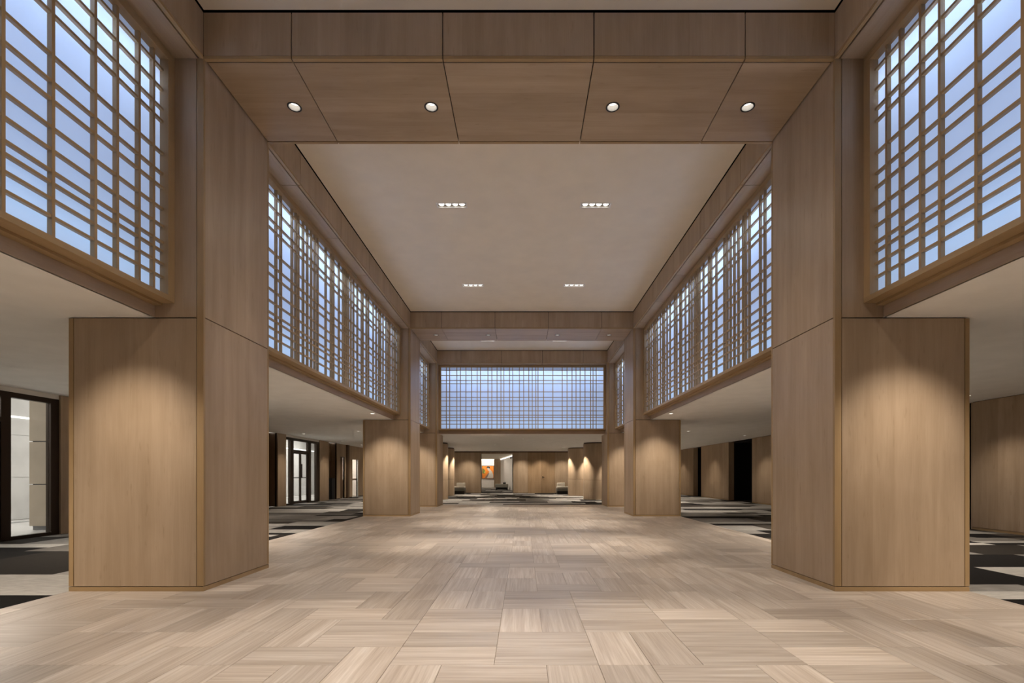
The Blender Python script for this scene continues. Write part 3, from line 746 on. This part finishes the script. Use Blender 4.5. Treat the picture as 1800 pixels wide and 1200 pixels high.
for y in (6.0, 10.2, 14.5, 19.0, 23.0, 27.0):
    k += 1
    t = thing('light_panel', (-11.0, y, 3.29), 'square bright lobby ceiling panel beyond the glass doors, %s from the entrance' % ['first', 'second', 'third', 'fourth', 'fifth', 'sixth'][k - 1], 'ceiling light', 'lobby light panels')
    B('diffuser', M['lightpanel'], t, -11.6, -10.4, y - .6, y + .6, 3.285, 3.298)
    m = MB(); m.box(-11.63, -11.6, y - .63, y + .63, 3.275, 3.3); m.box(-10.4, -10.37, y - .63, y + .63, 3.275, 3.3); m.box(-11.6, -10.4, y - .63, y - .6, 3.275, 3.3); m.box(-11.6, -10.4, y + .6, y + .63, 3.275, 3.3)
    m.build('frame', M['white'], t)
    area('lamp', (-11.0, y, 3.27), (-11.0, y, 0), 1.2, 1.2, P_LOBBY / 6, (1, .96, .92), t)
t = thing('stone_column', (-9.6, 10.4, 0), 'beige stone block column standing in the lobby behind glass', 'column')
for z in range(4):
    MB().rbox(-9.99, -9.2, 10.0, 10.79, .06 + z * .87 if z else .08, .06 + (z + 1) * .87 - .02 if z < 3 else 3.29, .012, 2).build('block', M['beige'], t)
MB().box(-9.95, -9.24, 10.04, 10.75, 0, 3.28).build('core', M['greystone'], t)

# ------------------------------------------------------------------ round columns of the lounge
def column(x, y, label, R=.65):
    t = thing('round_column', (x, y, 0), label, 'column', 'round oak lounge columns')
    MB().lathe([(.001, 0), (R - .02, 0), (R - .02, ZL - .002), (.001, ZL - .002)], 48, (x, y, 0)).build('core', M['dark'], t, False)
    for q in range(4):
        a0 = math.radians(q * 90 + 20) + .006; a1 = math.radians(q * 90 + 110) - .006
        for (z0, z1) in ((.01, .895), (.903, ZL - .05)):
            o = MB().arc((x, y), R - .02, R, a0, a1, z0, z1, 26).build('curved_panel', WOOD[2], t)
    return t
column(3.43, 22.9, 'round oak column on the dark-doorway side nearer the end screen'); column(3.09, 27.1, 'round oak column on the dark-doorway side nearer the oak doors')
column(-4.14, 22.9, 'round oak column on the glass-door side nearer the end screen'); column(-4.43, 27.1, 'round oak column on the glass-door side nearer the bright opening')
for (x, y, c) in ((2.45, 22.5, 'hall flank of the first round column, dark-doorway side'), (3.9, 24.6, 'gap between the dark-doorway round columns'), (2.15, 26.7, 'hall flank of the second round column, dark-doorway side'), (4.1, 21.9, 'aisle flank of the first round column, dark-doorway side'), (3.55, 26.1, 'front of the second round column, dark-doorway side'),
                  (-3.15, 22.7, 'hall flank of the first round column, glass-door side'), (-3.45, 26.9, 'hall flank of the second round column, glass-door side')):
    downlight(x, y, ZL, P_COLUMN, 70, 'small ceiling downlight at the ' + c, 'downlights around the round columns', r=.05, recessed=False, color=NEUT, blend=.5)

# ------------------------------------------------------------------ added fill downlights, aisles and lounge
ORD = ['first', 'second', 'third', 'fourth', 'fifth', 'sixth', 'seventh', 'eighth']
for s in (-1, 1):
    for k, (x, y) in enumerate(((6.3, 28.6), (6.3, 25.0), (5.6, 20.5), (5.6, 16.8), (5.6, 9.3), (5.6, 7.3), (5.0, 3.1), (5.6, 1.0))):  # added out of sight to bounce light onto the low ceilings
        downlight(s * x, y, ZL, P_AISLE_FILL, 110, 'round added aisle fill downlight, %s from the lounge end wall, %s' % (ORD[k], SIDE[s]), 'added fill downlights along the aisle, ' + SIDE[s], r=.05, recessed=False, color=NEUT, blend=.9)
for k, (x, y) in enumerate(((-2.0, 28.2), (0.8, 28.2), (-1.4, 24.3), (1.4, 24.3), (-2.2, 20.4), (0, 20.4), (2.2, 20.4))):  # added to brighten the far carpet
    downlight(x, y, ZL, P_LOUNGE_FILL, 90, 'small added lounge fill downlight ' + ['before the bright opening', 'before the oak doors', 'between the columns, glass-door half', 'between the columns, dark-doorway half', 'behind the end screen, glass-door half', 'behind the end screen on the hall axis', 'behind the end screen, dark-doorway half'][k],
              'added fill downlights of the lounge', r=.045, recessed=False, color=NEUT, blend=.9)

# ------------------------------------------------------------------ corridor beyond the opening
cr = MB(); y0 = YFAR + .2
cr.box(-4.7, -4.6, y0, 46.1, 0, 2.7); cr.box(-4.6, -2.66, 46.0, 46.1, 0, 2.7)
cr.box(-4.6, OX[0] - .02, y0, y0 + .05, 0, 2.7)
corr = cr.build('wall_corridor', M['white']); tag(corr, 'white wall of the corridor where the orange painting hangs', 'wall', kind='structure')
B('led_strip', M['ledwhite'], corr, -4.5, -2.7, 45.95, 45.99, 2.56, 2.59)
cr = MB()
ax, ay, bx_, by = -.55, YFAR + .2, -2.07, 45.4     # slanted white wall
n = len(cr.v); th = .1
dx, dy = bx_ - (-.80), by - 36.4
pts = [(-.70, y0 + .02), (-.70, 35.7), (-2.07, 45.0), (-1.97, 45.0), (-.6, 35.7), (-.6, y0 + .02)]
cr.slab(pts, [], 0, 2.7)
cw = cr.build('wall_slanted', M['white']); tag(cw, 'slanted white corridor wall with bright ceiling cove', 'wall', kind='structure')
cr = MB().slab([(-.74, 33.0), (-.71, 33.0), (-.71, 35.7), (-2.08, 45.0), (-2.11, 45.0), (-.74, 35.7)], [], 2.53, 2.57).build('led_strip', M['ledwhite'], cw)
B('panel', WOOD[2], cw, -2.66, -2.0, 45.0, 45.15, 0, 2.58)
cc_ = MB().box(-4.7, -.5, y0, 46.1, 2.62, 2.7).build('ceiling', M['plaster']); tag(cc_, 'ceiling of the corridor beyond the bright opening', 'ceiling', kind='structure')
area('lamp', (-2.6, 38, 2.6), (-2.6, 38, 0), 1.2, 8, P_CORR, NEUT, cc_)
area('lamp', (-3.3, 45.2, 2.55), (-3.3, 46.0, 1.0), 1.6, .15, P_CORR * .35, NEUT, cc_)

# painting: plain colour field with soft abstract shapes
pt = thing('painting', (-3.28, 45.98, 1.45), 'orange painting with pale and dark shapes on white corridor wall', 'painting')
px0, px1, pz0, pz1 = -3.83, -2.76, .84, 1.98; yp = 45.95
B('canvas', plain('paint_orange', (.80, .25, .03), .6, 0, .12, 3), pt, px0, px1, yp, 45.995, pz0, pz1)
m = MB(); w = .035
m.box(px0 - w, px1 + w, yp - .015, 45.995, pz1, pz1 + w); m.box(px0 - w, px1 + w, yp - .015, 45.995, pz0 - w, pz0); m.box(px0 - w, px0, yp - .015, 45.995, pz0, pz1); m.box(px1, px1 + w, yp - .015, 45.995, pz0, pz1)
m.build('picture_frame', M['trimblack'], pt)
def shape(name, pts, col, k):
    mb = MB(); n = len(pts); y1 = yp - .002 * k
    W_, H_ = px1 - px0, pz1 - pz0
    mb.v = [(px0 + u * W_, y1, pz0 + v * H_) for u, v in pts] + [(px0 + u * W_, yp, pz0 + v * H_) for u, v in pts]
    mb.f = [tuple(range(n))] + [(i, (i + 1) % n, n + (i + 1) % n, n + i) for i in range(n)]
    mb.build(name, plain('paint_' + name, col, .6, 0, .08, 10), pt)
shape('pale_shape', [(.42, .02), (.98, .02), (.96, .3), (.85, .55), (.7, .72), (.55, .88), (.44, .84), (.5, .68), (.62, .55), (.55, .35), (.35, .1)], (.62, .58, .52), 1)
shape('grey_shape', [(.2, .02), (.42, .04), (.62, .4), (.56, .45)], (.22, .17, .14), 2)
shape('dark_shape', [(.38, .88), (.46, .98), (.64, .97), (.7, .85), (.6, .8), (.5, .88), (.42, .78)], (.015, .03, .04), 3)
shape('green_shape', [(.02, .45), (.18, .35), (.3, .5), (.2, .7), (.1, .85), (.03, .7)], (.16, .20, .05), 2)
shape('yellow_shape', [(.2, .4), (.3, .48), (.27, .6), (.18, .52)], (.62, .55, .10), 4)

# ------------------------------------------------------------------ seating
def sofa(x0, x1, y0, y1, bx0, bx1, label, group):
    t = thing('bench_sofa', ((x0 + x1) / 2, (y0 + y1) / 2, 0), label, 'sofa', group)
    B('base', M['trimblack'], t, x0 + .02, x1 - .02, y0 + .03, y1 - .03, 0, .19)
    MB().rbox(x0, x1, y0, y1, .19, .36, .02).build('seat_body', M['greyfabric'], t, False)
    MB().rbox(x0, x1, y0 - .01, y1 - .1, .36, .45, .03).build('seat_cushion', M['fabric'], t, False)
    MB().rbox(bx0, bx1, y1 - .24, y1 - .04, .45, .66, .04).build('back_cushion', M['fabric'], t, False)
    return t
sofa(-4.75, -3.48, 29.2, 29.95, -4.02, -3.5, 'low cream bench sofa with black base by the glass-door side column', 'lounge bench sofas')
sofa(1.98, 3.2, 29.2, 29.95, 2.02, 2.5, 'low cream bench sofa with black base beside the oak doors', 'lounge bench sofas')
t = thing('bench', (-1.65, 38.0, 0), 'grey upholstered corridor bench on dark feet near slanted wall', 'bench')
MB().rbox(-2.15, -1.16, 37.6, 38.3, .2, .45, .04).build('seat', M['greyfabric'], t)
m = MB()
for (x, y) in ((-2.1, 37.65), (-1.3, 37.65), (-2.1, 38.15), (-1.3, 38.15)): m = MB().box(x, x + .1, y, y + .1, 0, .2); m.build('foot', M['trimblack'], t)
B('base_rail', M['trimblack'], t, -2.1, -1.2, 37.85, 37.95, .05, .2)
t = thing('bag', (-1.46, 37.9, .45), 'small dark bag standing on the corridor bench', 'bag')
MB().rbox(-1.56, -1.34, 37.8, 38.0, .45, .58, .03).build('body', M['trimblack'], t)
m = MB()
for i in range(8):
    a = math.pi * i / 7; b2 = math.pi * (i + 1) / 7
    if i < 7: m.box(-1.45 + .06 * math.cos(a) - .006, -1.45 + .06 * math.cos(b2) + .006, 37.89, 37.91, .575 + .06 * math.sin(a) - .004, .575 + .06 * math.sin(b2) + .004)
m.build('bag_handle', M['trimblack'], t)
t = thing('wall_camera', (-.9, 36.2, 2.36), 'small dark security camera on the slanted corridor wall', 'camera')
MB().box(-.98, -.86, 36.1, 36.22, 2.36, 2.44).build('body', M['trimblack'], t); B('bracket', M['trimblack'], t, -.87, -.72, 36.15, 36.18, 2.42, 2.46)
MB().lathe([(.001, 0), (.03, 0), (.035, -.03), (.001, -.045)], 16, (-.92, 36.16, 2.36)).build('dome', M['black'], t, True)
